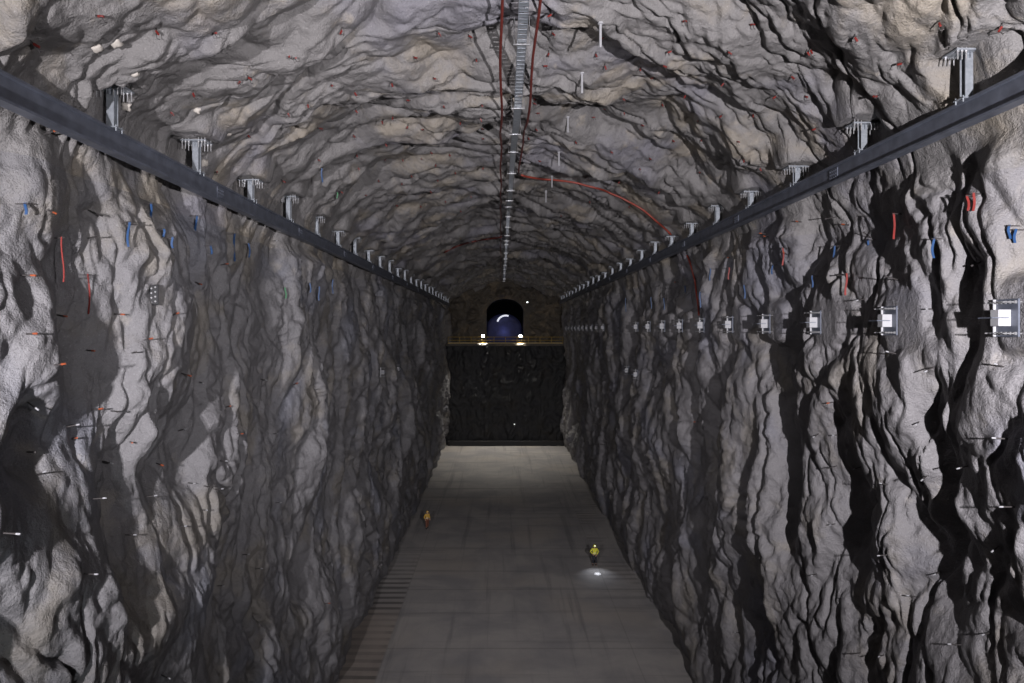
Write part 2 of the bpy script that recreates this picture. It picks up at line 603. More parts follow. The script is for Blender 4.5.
def ray(px, py):
    """where the line of sight through a picture point meets the rock"""
    d = Vector((px - 500.5, F, 330.0 - py)).normalized()
    hit, nrm, _, dist = BVH.ray_cast(EYE, d)
    if hit is None:
        return None, None
    if nrm.dot(d) > 0:
        nrm = -nrm
    return hit, nrm


def cast(p, d):
    hit, nrm, _, dist = BVH.ray_cast(Vector(p), Vector(d).normalized())
    return hit


# floor
nx, ny = 60, 220
gx, gy = np.meshgrid(np.linspace(-10.2, 12.0, nx), np.linspace(-14, 117, ny), indexing='xy')
gz = 0.02 * perlin(gx / 3, gy / 5, 12)
fl = link('floor', grid_mesh('floor', np.stack([gx, gy, gz], -1)), FLOOR)
tag(fl, kind='structure')

# end wall under the bench
gx, gz = np.meshgrid(np.linspace(-10.4, 12.2, 160), np.linspace(-0.3, BENCH_Z, 140), indexing='xy')
gy = END_Y - 0.5 * np.abs(perlin(gx / 1.8, gz / 3.0, 21)) - 0.3 * np.abs(perlin(gx / 0.7, gz / 1.2, 22))
tag(link('wall_back', grid_mesh('wall_back', np.stack([gx, gy, gz], -1)), ROCK_B), kind='structure')
# concrete kerb at its foot, in the same shade-darkened rock colour
mb = MB()
mb.box((0.9, 115.0, 0.42), (19.6, 0.5, 0.84), bev=0.05)
tag(mb.build('trim_1', ROCK_B), kind='structure')
# bench slab
mb = MB()
mb.box((0.9, 120.7, BENCH_Z - 0.2), (22.0, 10.4, 0.4), bev=0.06)
tag(mb.build('trim_2', ROCK_E), kind='structure')

# upper end wall with the tunnel mouth in it
HX0, HX1, HTOP = -2.5, 4.1, CAMZ + 5.6
na, nr = 220, 46


def arch(x0, x1, zb, zs, zt, n):
    """open outline: up the left jamb, over the arch, down the right jamb"""
    P = [(x0, zb + (zs - zb) * t) for t in np.linspace(0, 1, n // 4, endpoint=False)]
    cx, hx = (x0 + x1) / 2, (x1 - x0) / 2
    P += [(cx - hx * math.cos(t), zs + (zt - zs) * math.sin(t)) for t in np.linspace(0, math.pi, n - 2 * (n // 4))]
    P += [(x1, zs + (zb - zs) * t) for t in np.linspace(0, 1, n // 4 + 1)[1:]]
    return np.array(P)


inner = arch(HX0, HX1, BENCH_Z, CAMZ + 3.2, HTOP, na)
outer = arch(-10.6, 12.3, BENCH_Z, SPRING, SPRING + RISE + 0.6, na)
t = np.linspace(0, 1, nr)[:, None, None]
XZ = inner[None] * (1 - t) + outer[None] * t
edge = np.minimum(1, t[..., 0] * 6)
yy = BACK_Y - edge * (1.1 * np.abs(perlin(XZ[..., 0] / 2.5, XZ[..., 1] / 2.5, 31)) + 0.5 * np.abs(perlin(XZ[..., 0] / 0.9, XZ[..., 1] / 0.9, 32)))
tag(link('wall_far', grid_mesh('wall_far', np.stack([XZ[..., 0], yy, XZ[..., 1]], -1)), ROCK_E), kind='structure')
# the drift behind the mouth
dy = np.linspace(BACK_Y, BACK_Y + 9, 60)[:, None]
rad = 1 + 0.04 * perlin(np.arange(na)[None, :] / 9.0 + 0 * dy, dy / 1.5 + 0 * np.arange(na)[None, :], 33) * (dy > BACK_Y + 0.1)
cx, cz = (HX0 + HX1) / 2, CAMZ + 2
tag(link('wall_tunnel', grid_mesh('wall_tunnel', np.stack([cx + (inner[None, :, 0] - cx) * rad, dy + 0 * rad, cz + (inner[None, :, 1] - cz) * rad], -1)), ROCK_B), kind='structure')
mb = MB()
mb.box((0.8, BACK_Y + 6.4, BENCH_Z - 0.2), (8.0, 5.0, 0.4))
tag(mb.build('floor_tunnel', ROCK_B), kind='structure')

# ------------------------------------------------------------------ crane beams
ORD = ['nearest', 'second nearest', 'third nearest', 'fourth nearest', 'fifth nearest', 'sixth nearest', 'seventh nearest', 'eighth nearest', 'ninth nearest', 'tenth nearest',
       'eleventh nearest', 'twelfth nearest', 'thirteenth nearest', 'fourteenth nearest', 'fifteenth nearest', 'sixteenth nearest', 'seventeenth nearest', 'eighteenth nearest',
       'nineteenth nearest', 'twentieth nearest', 'twenty-first nearest', 'twenty-second nearest', 'twenty-third nearest', 'farthest']
NTH = ['first'] + [x.replace(' nearest', '') for x in ORD[1:23]] + ['last']


def i_outline(h, wd, tf, tw, wtop):
    return [(-wd / 2, 0), (wd / 2, 0), (wd / 2, tf), (tw / 2, tf + 0.015), (tw / 2, h - tf - 0.01), (wtop / 2, h - tf), (wtop / 2, h), (-wtop / 2, h), (-wtop / 2, h - tf),
            (-tw / 2, h - tf - 0.01), (-tw / 2, tf + 0.015), (-wd / 2, tf)]


BH = 0.55
for x, z, lab, hang in ((RAIL_LX, RAIL_LZ, 'long dark steel crane beam hung along the top of the left wall', HANG_L),
                        (RAIL_RX, RAIL_RZ, 'long blue-grey steel crane beam hung along the top of the right wall', HANG_R)):
    root = empty('crane_beam', (x, 1.0, z), lab, 'beam', 'crane beams')
    MB().extrude(i_outline(BH, 0.27, 0.05, 0.03, 0.16), 0, 114.3).build('beam_rail', STEEL, root)
    s = 1 if x < 0 else -1
    for k in range(1, len(hang), 2):
        m = MB()
        y = hang[k] + 1.6 - 1.0
        m.box((s * 0.027, y, BH / 2), (0.024, 0.5, 0.34), bev=0.005)
        for by in (-0.17, -0.06, 0.06, 0.17):
            for bz in (-0.1, 0, 0.1):
                m.tube([(s * 0.035, y + by, BH / 2 + bz), (s * 0.06, y + by, BH / 2 + bz)], 0.018, 6)
        m.build('splice_plate', STEEL, root)


def make_hanger(side):
    """post with a bolted top plate; foot at the origin, one metre long"""
    r = empty('hanger_post', (0, 0, 0), '', '')
    post = MB()
    H = 1.0
    wv = 0.17
    post.box((0, -wv / 2, H / 2), (wv, 0.022, H), bev=0.004)
    post.box((0, wv / 2, H / 2), (wv, 0.022, H), bev=0.004)
    post.box((0, 0, H / 2), (0.02, wv, H))
    post.build('post', GALV, r)
    m = MB()
    m.box((0, 0, H + 0.02), (0.74, 0.5, 0.04), bev=0.006)
    m.box((0, 0, H - 0.06), (0.012, 0.3, 0.12))
    m.build('top_plate', GALV, r)
    for bx in (-0.32, -0.23, -0.14, 0.14, 0.23, 0.32):
        for by in (-0.2, 0.2):
            m = MB()
            ll = 0.17 + 0.05 * ((int(bx * 100) * 7 + int(by * 10)) % 3) / 2
            m.tube([(bx, by, H - ll), (bx, by, H + 0.14)], 0.013, 6)
            m.tube([(bx, by, H - 0.035), (bx, by, H)], 0.03, 6)
            m.build('stud_bolt', BOLT, r)
    m = MB()
    m.box((0, 0, 0.015), (0.36, 0.34, 0.03), bev=0.005)
    for bx in (-0.15, 0.15):
        for by in (-0.12, 0.12):
            m.tube([(bx, by, -0.07), (bx, by, 0.07)], 0.016, 6)
    m.build('foot_clamp', GALV, r)
    return r


proto = make_hanger(1)
used = False
for side, xs, zs, hang in (('left', RAIL_LX, RAIL_LZ, HANG_L), ('right', RAIL_RX, RAIL_RZ, HANG_R)):
    for i, y in enumerate(hang):
        o = copy_tree(proto) if used else proto
        used = True
        zt = zs + BH
        hit = cast((xs, y, zt), (0, 0, 1))
        top = (hit.z - 0.07) if hit else zt + 1.0
        hgt = max(0.35, min(1.6, top - zt))
        o.location = (xs, y, zt)
        o.rotation_euler = (0, 0, 0 if side == 'left' else math.pi)
        for ch in o.children:
            if ch.name.startswith('post'):
                ch.scale = (1, 1, hgt)
            elif not ch.name.startswith('foot_clamp'):
                ch.location.z = hgt - 1.0
        o['label'] = 'bolted steel hanger post over the %s crane beam, %s along the beam' % (side, ORD[i] if i else 'nearest post')
        if i:
            o['label'] = 'bolted steel hanger post over the %s crane beam, %s post along it' % (side, NTH[i])
        else:
            o['label'] = 'bolted steel hanger post over the %s crane beam, the largest and nearest' % side
        o['category'] = 'hanger'
        o['group'] = 'hanger posts of the %s beam' % side

# ------------------------------------------------------------------ anchor plates of the right wall


def make_plate():
    r = empty('anchor_plate', (0, 0, 0), '', '')
    m = MB()
    m.box((-0.02, 0, 0), (0.04, 0.62, 0.78), bev=0.006)
    m.build('base_plate', STEEL, r)
    m = MB()
    m.box((-0.17, 0.0, 0.0), (0.26, 0.24, 0.34), bev=0.008)
    m.build('bracket_block', CREAM, r)
    m = MB()
    m.box((-0.28, 0.06, 0.0), (0.36, 0.40, 0.022))
    m.build('bracket_fin', STEEL, r)
    for z in (-0.32, 0.32):
        for k in range(5):
            m = MB()
            yb = -0.25 + 0.125 * k
            m.tube([(0.1, yb, z), (-0.32 + 0.02 * (k % 2), yb, z)], 0.014, 6)
            m.tube([(-0.04, yb, z), (-0.085, yb, z)], 0.035, 6)
            m.build('stud_bolt', BOLT, r)
    m = MB()
    m.box((-0.045, 0.33, 0), (0.09, 0.03, 0.78), bev=0.004)
    m.build('edge_strip', CREAM, r)
    return r


ROW = [('%s plate from the near end' % n) for n in NTH[:10]]
proto = make_plate()
used = False
low = [(52.3, CAMZ - 3.4, 'right', 'nearer'), (57.5, CAMZ - 3.4, 'right', 'farther'), (53.5, CAMZ - 3.3, 'left', 'nearer'), (58.0, CAMZ - 3.3, 'left', 'farther')]
for i, y in enumerate(PLATE_Y):
    o = copy_tree(proto) if used else proto
    used = True
    hit = cast((4, y, PLATE_Z), (1, 0, 0))
    o.location = (min(hit.x - 0.01, 10.50), y, PLATE_Z)
    if i < 10:
        o['label'] = 'pale bolted anchor plate in the row on the right wall, ' + (('%s from the near end' % NTH[i]) if i else 'nearest and largest')
    else:
        o['label'] = 'tiny distant anchor plate far along the right wall, %s of the far run' % NTH[i - 10]
    o['category'] = 'plate'
    o['group'] = 'anchor plates on the right wall' if i < 10 else 'distant anchor plates on the right wall'
for y, z, side, which in low:
    o = copy_tree(proto)
    hit = cast((1, y, z), (1 if side == 'right' else -1, 0, 0))
    o.location = hit + Vector((-0.03 if side == 'right' else 0.03, 0, 0))
    o.rotation_euler = (0, 0, 0 if side == 'right' else math.pi)
    o['label'] = 'small lone anchor plate low on the %s wall, %s of the two' % (side, which)
    o['category'] = 'plate'
    o['group'] = 'low anchor plates'

# ------------------------------------------------------------------ crown tray and hoses


def crown(x, y):
    h = cast((x, y, CAMZ), (0, 0, 1))
    return h.z if h else CAMZ + 8.4


ty = np.arange(10, 118, 2.0)


def smooth_line(vals, k=2):
    v = np.array(vals)
    vv = np.pad(v, k, mode='edge')
    return np.convolve(vv, np.ones(2 * k + 1) / (2 * k + 1), 'valid')


cz = smooth_line([min(crown(x, y + e) for x in (0.1, 0.4, 0.75, 1.0) for e in (-1.5, -1, -0.5, 0, 0.5, 1, 1.5)) for y in ty], 1) - 0.2
tray = empty('cable_tray', (0.56, 10, CAMZ + 8), 'galvanised slotted cable tray running along the crown of the vault', 'tray')
m = MB()
w2 = 0.115
for side in (-1, 1):
    pts0 = [Vector((side * w2, y - 10, z - CAMZ - 8)) for y, z in zip(ty, cz)]
    for a, b in zip(pts0[:-1], pts0[1:]):
        d = b - a
        M = Matrix.Rotation(math.atan2(d.z, d.y), 3, 'X')
        m.box((a + b) / 2 + Vector((0, 0, 0.03)), (0.015, d.length + 0.01, 0.09), M)
m.build('side_rail', GALV, tray)
m = MB()
for (y0, z0), (y1, z1) in zip(list(zip(ty, cz))[:-1], list(zip(ty, cz))[1:]):
    n = 9
    for q in range(n):
        f = (q + 0.5) / n
        m.box((0, y0 + (y1 - y0) * f - 10, z0 + (z1 - z0) * f - CAMZ - 8), (2 * w2, (y1 - y0) / n * 0.96, 0.012))
m.build('slotted_floor', GALV, tray)
for k in range(2, len(ty), 2):
    m = MB()
    zz = cz[k] - CAMZ - 8
    up = max(crown(0.35, ty[k]), crown(0.8, ty[k])) - CAMZ - 8
    for side in (-1, 1):
        m.tube([(side * 0.2, ty[k] - 10, zz - 0.04), (side * 0.2, ty[k] - 10, up + 0.1)], 0.012, 6)
    m.box((0, ty[k] - 10, zz - 0.03), (0.44, 0.04, 0.03))
    m.build('hanger_rod', BOLT, tray)

for x, lab, dz, yend in ((0.02, 'dark red hose along the crown, to the left of the cable tray', -0.16, 116), (0.93, 'red hose along the crown, to the right of the cable tray', -0.10, 36)):
    m = MB()
    pts = []
    for y in np.arange(10, yend, 1.0):
        pts.append((x + 0.03 * math.sin(y * 0.9), y, np.interp(y, ty, cz) + dz + 0.20 + 0.04 * math.sin(y * 1.7 + x)))
    m.tube(pts, 0.038, 8)
    tag(m.build('hose', REDHOSE, None, True), lab, 'hose', 'red hoses of the vault')


def rock_line(pix, off=0.06, step=3.0):
    out = []
    for (x0, y0), (x1, y1) in zip(pix[:-1], pix[1:]):
        n = max(1, int(math.hypot(x1 - x0, y1 - y0) / step))
        for q in range(n):
            h, nn = ray(x0 + (x1 - x0) * q / n, y0 + (y1 - y0) * q / n)
            if h:
                out.append(h + nn * off)
    # smooth
    v = np.array([tuple(p) for p in out])
    for _ in range(3):
        v[1:-1] = (v[:-2] + 2 * v[1:-1] + v[2:]) / 4
    return [Vector(p) for p in v]


ring = rock_line([(521, 174), (530, 176), (548, 178), (575, 181), (597, 187), (622, 196), (644, 208), (662, 224), (674, 236)], 0.10)
tag(MB().tube(ring, 0.055, 8).build('hose', REDHOSE2, None, True), 'orange-red hose branching off across the right half of the vault', 'hose')
ring = rock_line([(687, 254), (692, 266), (696, 280), (698, 296), (700, 312), (701, 318)], 0.08)
tag(MB().tube(ring, 0.05, 8).build('hose', REDHOSE2, None, True), 'orange hose hanging down the right wall below the crane beam', 'hose')
ring = rock_line([(502, 236), (488, 238), (470, 241), (455, 246), (441, 253)], 0.10)
tag(MB().tube(ring, 0.07, 8).build('hose', REDHOSE, None, True), 'dull red hose arching over the left half of the vault, far back', 'hose')

# white hanging rods of the vault
rod_px = [(600.5, 23, 48), (582, 73, 95), (568, 117, 133), (559, 152, 165), (552, 176, 186), (546, 192, 200)]
proto = None
for i, (px, y0, y1) in enumerate(rod_px):
    h, nn = ray(px, y0)
    if proto is None:
        o = proto = empty('hanging_rod', h, '', '')
        MB().tube([(0, 0, 0.15), (0, 0, -0.62)], 0.035, 8).build('white_tube', CREAM, o)
        MB().tube([(0, 0, 0.02), (0, 0, -0.03)], 0.07, 10).build('collar', CREAM, o)
    else:
        o = copy_tree(proto)
        o.location = h
    o['label'] = 'short white rod hanging right of the cable tray, %s' % ('nearest of the row' if i == 0 else NTH[i] + ' from the camera end')
    o['category'] = 'rod'
    o['group'] = 'white hanging rods'

# ------------------------------------------------------------------ small fixings in the rock


def orient(o, h, n, tilt=0.0):
    q = n.to_track_quat('Z', 'Y').to_euler()
    o.location = h
    o.rotation_euler = q


def make_pin(capmat, rodlen, caplen, capr, name, capname):
    r = empty(name, (0, 0, 0), '', '')
    MB().tube([(0, 0, -0.2), (0, 0, rodlen)], 0.016, 6).build('rod', ROD, r)
    MB().tube([(0, 0, rodlen - caplen), (0, 0, rodlen + 0.02)], [capr, capr * 0.9], 8).build(capname, capmat, r)
    return r


def side_pin(capmat):
    """bent red marker: stub out of the rock with a hanging red sleeve"""
    r = empty('rock_pin', (0, 0, 0), '', '')
    MB().tube([(0, 0, -0.2), (0, 0, 0.2)], 0.012, 6).build('rod', ROD, r)
    MB().tube([(0, 0.0, 0.09), (0.012, 0.015, 0.15), (0.03, 0.03, 0.19)], [0.026, 0.025, 0.022], 8).build('red_sleeve', capmat, r)
    MB().tube([(0, 0, 0.18), (0.05, -0.06, 0.22), (0.11, -0.05, 0.20)], 0.009, 5).build('wire_tail', ROD, r)
    return r


CEIL = [(156, 28), (215, 33), (193, 90), (238, 84), (247, 75), (169, 109), (218, 173), (342, 27), (341, 52), (289, 57), (296, 57), (295, 82), (331, 84), (354, 90), (392, 81),
        (437, 30), (468, 34), (413, 56), (477, 58), (433, 77), (554, 12), (552, 31), (606, 36), (596, 52), (605, 63), (542, 65), (641, 67), (650, 78), (621, 97), (549, 50), (533, 97),
        (682, 21), (749, 24), (674, 49), (727, 50), (725, 80), (686, 93), (662, 64), (778, 94), (791, 74), (807, 49), (855, 34), (1004, 22), (811, 47), (805, 95), (818, 127),
        (287, 110), (308, 102), (317, 127), (251, 137), (353, 134), (357, 153), (317, 158), (358, 166), (281, 179), (355, 108), (411, 100), (393, 115), (382, 119), (445, 108),
        (461, 120), (424, 129), (408, 124), (385, 142), (386, 159), (403, 158), (421, 158), (430, 151), (449, 153), (436, 163), (411, 174), (402, 182), (455, 171), (438, 179),
        (484, 138), (484, 129), (482, 104), (480, 116), (484, 166), (378, 179), (662, 102), (723, 114), (699, 121), (641, 124), (702, 139), (737, 141), (754, 113), (649, 157),
        (744, 158), (701, 172), (760, 166), (672, 139), (624, 110), (604, 108), (532, 102), (535, 113), (535, 127), (528, 136), (591, 117), (640, 168), (538, 160),
        (610, 150), (575, 140), (620, 180), (660, 190), (590, 200), (560, 215), (630, 205), (470, 195), (445, 200), (420, 205), (395, 205), (430, 190), (460, 210), (365, 195), (340, 190),
        (30, 40), (95, 15), (905, 62), (940, 20), (880, 95)]
WALL_L = [(48, 210, 'o'), (20, 275, 'o'), (57, 315, 'o'), (26, 334, 'o'), (86, 350, 'o'), (114, 314, 'o'), (173, 315, 'o'), (144, 340, 'o'), (195, 282, 'o'), (221, 265, 'o'),
          (181, 373, 'o'), (54, 365, 'o'), (88, 210, 'd'), (88, 238, 'd'), (126, 224, 'd'), (91, 410, 'o'), (66, 427, 'w'), (72, 439, 'o'), (27, 402, 'w'), (111, 411, 'd'),
          (132, 353, 'd'), (226, 407, 'o'), (260, 379, 'w'), (199, 382, 'w'), (178, 431, 'w'), (237, 434, 'o'), (273, 434, 'w'), (130, 442, 'o'), (102, 461, 'w'), (37, 475, 'w'),
          (92, 499, 'w'), (27, 452, 'd'), (145, 497, 'w'), (156, 463, 'o'), (188, 483, 'w'), (204, 486, 'd'), (215, 490, 'w'), (220, 461, 'w'), (202, 510, 'w'), (275, 503, 'w'),
          (177, 527, 'w'), (293, 385, 'o'), (242, 555, 'w'), (255, 569, 'w'), (84, 574, 'w'), (125, 535, 'w'), (161, 675, 'w'), (324, 604, 'o'), (2, 533, 'w'), (217, 586, 'w'),
          (272, 241, 'w'), (397, 291, 'o'), (44, 134, 'o')]
WALL_R = [(849, 225, 'o'), (769, 237, 'o'), (802, 222, 'o'), (865, 299, 'w'), (872, 238, 'd'), (899, 280, 'd'), (981, 262, 'd'), (932, 309, 'w'), (837, 217, 'd'), (846, 275, 'd'),
          (934, 367, 'w'), (1004, 367, 'w'), (897, 354, 'w'), (819, 434, 'w'), (839, 435, 'w'), (861, 467, 'w'), (888, 485, 'w'), (927, 476, 'w'), (968, 466, 'w'),
          (1008, 439, 'w'), (1015, 507, 'w'), (999, 546, 'w'), (941, 572, 'w'), (835, 524, 'w'), (817, 574, 'w'), (888, 555, 'w'), (917, 597, 'w'), (990, 633, 'w'), (961, 645, 'w'),
          (835, 402, 'o'), (699, 422, 'o'), (919, 422, 'w'), (740, 633, 'w'), (884, 655, 'w'), (837, 466, 'd'), (861, 653, 'd'), (731, 258, 'o'), (679, 282, 'o'), (767, 234, 'o'), (788, 255, 'o')]


def bay(y, side):
    L = HANG_L if side == 'left' else HANG_R
    k = int(np.argmin([abs(y - q) for q in L]))
    return k


pin_proto = side_pin(RED)
bolt_protos = {'o': make_pin(ORANGE, 0.30, 0.085, 0.021, 'rock_bolt', 'orange_cap'), 'w': make_pin(CREAM, 0.30, 0.06, 0.019, 'rock_bolt', 'white_cap'),
               'd': make_pin(ROD, 0.42, 0.03, 0.024, 'rock_bolt', 'nut')}
protos = {id(pin_proto): False}


def instance(p):
    if not protos.get(id(p)):
        protos[id(p)] = True
        return p
    return copy_tree(p)


KIND = {'o': 'orange-capped', 'w': 'white-tipped', 'd': 'plain dark'}
hits = []
for px, py in CEIL:
    h, n = ray(px, py)
    if h:
        hits.append((h, n, 'left' if h.x < 0.55 else 'right'))
bays = {}
for rec in hits:
    bays.setdefault((rec[2], bay(rec[0].y, rec[2])), []).append(rec)
for (side, k), L in sorted(bays.items()):
    L.sort(key=lambda r: abs(r[0].x - 0.55))
    for q, (h, n, _) in enumerate(L):
        o = instance(pin_proto)
        orient(o, h, n)
        o.rotation_euler.rotate_axis('Z', random.uniform(-0.8, 0.8))
        o['label'] = 'small red pin in the %s vault by the %s hanger, %s out from the tray' % (side, NTH[k], NTH[q])
        o['category'] = 'pin'
        o['group'] = 'red pins of the vault'
for side, LST in (('left', WALL_L), ('right', WALL_R)):
    bays = {}
    for px, py, kd in LST:
        h, n = ray(px, py)
        if h:
            bays.setdefault((bay(h.y, side), kd), []).append((h, n))
    for (k, kd), L in sorted(bays.items()):
        L.sort(key=lambda r: -r[0].z)
        for q, (h, n) in enumerate(L):
            o = instance(bolt_protos[kd])
            out = (n + Vector((1.2 if side == 'left' else -1.2, -0.35, 0.0))).normalized()
            orient(o, h, out)
            o['label'] = '%s rock bolt on the %s wall below the %s hanger%s' % (KIND[kd], side, NTH[k], (', %s from the top' % NTH[q]) if len(L) > 1 else '')
            o['category'] = 'bolt'
            o['group'] = 'rock bolts of the %s wall' % side


def strap(mat, px, py, ln_px, label, name='strap', wide=0.05, sway=0.02):
    h, n = ray(px, py)
    if not h:
        return
    scale = F / h.y
    ln_ = ln_px / scale
    s = 1 if h.x < 0 else -1
    root = empty(name, h, label, 'strap', None)
    MB().tube([Vector((-0.15 * s, 0, 0)), Vector((0.26 * s, -0.05, 0))], 0.013, 6).build('rod', ROD, root)
    m = MB()
    K = 8
    for sgn in (-1, 1):
        for i in range(K):
            a, b = i / K, (i + 1) / K
            x0, x1 = s * (0.2 + sway * math.sin(a * 5 + px)), s * (0.2 + sway * math.sin(b * 5 + px))
            z0, z1 = 0.02 - ln_ * a, 0.02 - ln_ * b
            y0, y1 = -0.04 + 0.02 * math.sin(a * 3 + py), -0.04 + 0.02 * math.sin(b * 3 + py)
            if sgn < 0:
                continue
            m.add([(x0 - wide / 2, y0 - .006, z0), (x0 + wide / 2, y0 - .006, z0), (x1 + wide / 2, y1 - .006, z1), (x1 - wide / 2, y1 - .006, z1),
                   (x0 - wide / 2, y0 + .006, z0), (x0 + wide / 2, y0 + .006, z0), (x1 + wide / 2, y1 + .006, z1), (x1 - wide / 2, y1 + .006, z1)],
                  [(0, 1, 2, 3), (7, 6, 5, 4), (0, 4, 5, 1), (1, 5, 6, 2), (2, 6, 7, 3), (3, 7, 4, 0)])
    m.build('ribbon', mat, root)
    return root


STRAPS = [('r', 54, 238, 45), ('r', 81, 275, 40), ('b', 17, 204, 12), ('b', 144, 204, 17), ('b', 121, 222, 26), ('b', 190, 216, 24), ('b', 165, 238, 11), ('b', 229, 234, 28),
          ('b', 244, 244, 14), ('b', 205, 246, 9), ('b', 157, 230, 8), ('b', 315, 287, 14), ('b', 329, 280, 14), ('b', 306, 283, 10), ('g', 281, 288, 11), ('g', 333, 193, 6),
          ('r', 901, 214, 26), ('r', 976, 196, 16), ('r', 982, 194, 18), ('b', 840, 246, 20), ('b', 875, 240, 22), ('b', 941, 239, 20), ('b', 1018, 226, 14), ('b', 1023, 230, 14),
          ('r', 852, 274, 22), ('r', 788, 248, 18), ('b', 818, 276, 12), ('b', 628, 298, 14), ('b', 654, 297, 12), ('b', 667, 298, 12), ('b', 688, 286, 15), ('b', 704, 292, 16),
          ('b', 714, 269, 12), ('b', 749, 285, 14), ('b', 777, 265, 10), ('r', 733, 268, 12), ('b', 317, 169, 14)]
cnt = {}
recs = []
for cc, px, py, ln_ in STRAPS:
    h, n = ray(px, py)
    if h:
        recs.append((cc, px, py, ln_, h))
for rec in recs:
    cc, px, py, ln_, h = rec
    side = 'left' if h.x < 0 else 'right'
    k = bay(h.y, side)
    cnt.setdefault((cc, side, k), []).append(rec)
for (cc, side, k), L in sorted(cnt.items()):
    L.sort(key=lambda r: r[4].y)
    for q, (c_, px, py, ln_, h) in enumerate(L):
        nm = {'r': 'red', 'b': 'blue', 'g': 'green'}[c_]
        tail = ', %s going deeper' % NTH[q] if len(L) > 1 else ''
        lab = '%s strip on a bolt of the %s wall near the %s hanger%s' % (nm, side, NTH[k], tail)
        if cc == 'r' and px == 54:
            lab = 'long thin red strip hanging on the left wall, higher of the two'
        if cc == 'r' and px == 81:
            lab = 'long thin red strip hanging on the left wall, lower of the two'
        o = strap({'r': RED, 'b': BLUE, 'g': GREEN}[c_], px, py, ln_, lab, 'hanging_strip', 0.055 if ln_ < 35 else 0.03)
        if o:
            o['category'] = 'strip'
            o['group'] = '%s hanging strips' % nm

# black perforated plate on the left wall
h, n = ray(150, 295)
r = empty('perforated_plate', h + Vector((0.12, -0.05, 0)), 'black plate with pale holes hung on the left wall among the bolts', 'plate')
MB().box((0, 0, 0), (0.24, 0.05, 0.52), bev=0.02).build('plate', BLACK, r)
for bx in (-0.05, 0.05):
    for bz in (-0.18, -0.06, 0.06, 0.18):
        MB().tube([(bx, -0.02, bz + bx * 0.3), (bx, -0.034, bz + bx * 0.3)], 0.022, 10).build('rivet', BOLT, r)
MB().tube([(0, 0.02, 0.2), (-0.4, 0.1, 0.2)], 0.015, 6).build('rod', ROD, r)

# pale patches on the vault, round the first hangers
for i, (px, py, rr) in enumerate([(97, 48, 0.12), (115, 43, 0.12), (135, 74, 0.095), (126, 107, 0.11), (197, 110, 0.10), (228, 134, 0.10), (205, 163, 0.12)]):
    h, n = ray(px, py)
    if not h:
        continue
    q = n.to_track_quat('Z', 'Y')
    vs, fs = [], []
    K = 12
    for j, (f, hz) in enumerate(((1.0, -0.03), (0.8, 0.035), (0.4, 0.055))):
        for a in range(K):
            rad = rr * f * (1 + 0.22 * math.sin(a * 2.1 + i * 1.7) + 0.12 * math.cos(a * 3.3 + i))
            vs.append(q @ Vector((rad * math.cos(a * 2 * math.pi / K), rad * math.sin(a * 2 * math.pi / K), hz)))
    for j in range(2):
        for a in range(K):
            fs.append((j * K + a, j * K + (a + 1) % K, (j + 1) * K + (a + 1) % K, (j + 1) * K + a))
    fs.append(tuple(2 * K + a for a in range(K)))
    m = MB().add(vs, fs)
    o = m.build('plaster_patch', PATCH, None, True)
    o.location = h
    tag(o, ['pale plaster patch high above the first left hanger, the outer of a pair', 'pale plaster patch high above the first left hanger, the inner of a pair',
            'pale plaster patch just above the first left hanger plate, beside its bolts', 'pale plaster patch right beside the post of the first left hanger',
            'pale plaster patch midway above the second left hanger', 'lone pale plaster patch up the vault between second and third left hangers',
            'pale plaster patch right beside the post of the second left hanger'][i], 'patch', 'plaster patches of the vault')

# ------------------------------------------------------------------ far bench: railing, lamps, bulkhead
RY = 115.9
rail = empty('guard_railing', (0, RY, BENCH_Z), 'yellow tube guard railing along the edge of the far rock bench', 'railing')
for z in (0.55, 1.1):
    MB().tube([(-8.9, 0, z), (10.6, 0, z)], 0.05, 8).build('rail_tube', YELLOW, rail)
MB().box((0.85, 0, 0.09), (19.5, 0.05, 0.18)).build('toe_board', YELLOW, rail)
for k in range(11):
    MB().tube([(-8.9 + k * 1.95, 0, 0), (-8.9 + k * 1.95, 0, 1.1)], 0.05, 8).build('rail_post', YELLOW, rail)

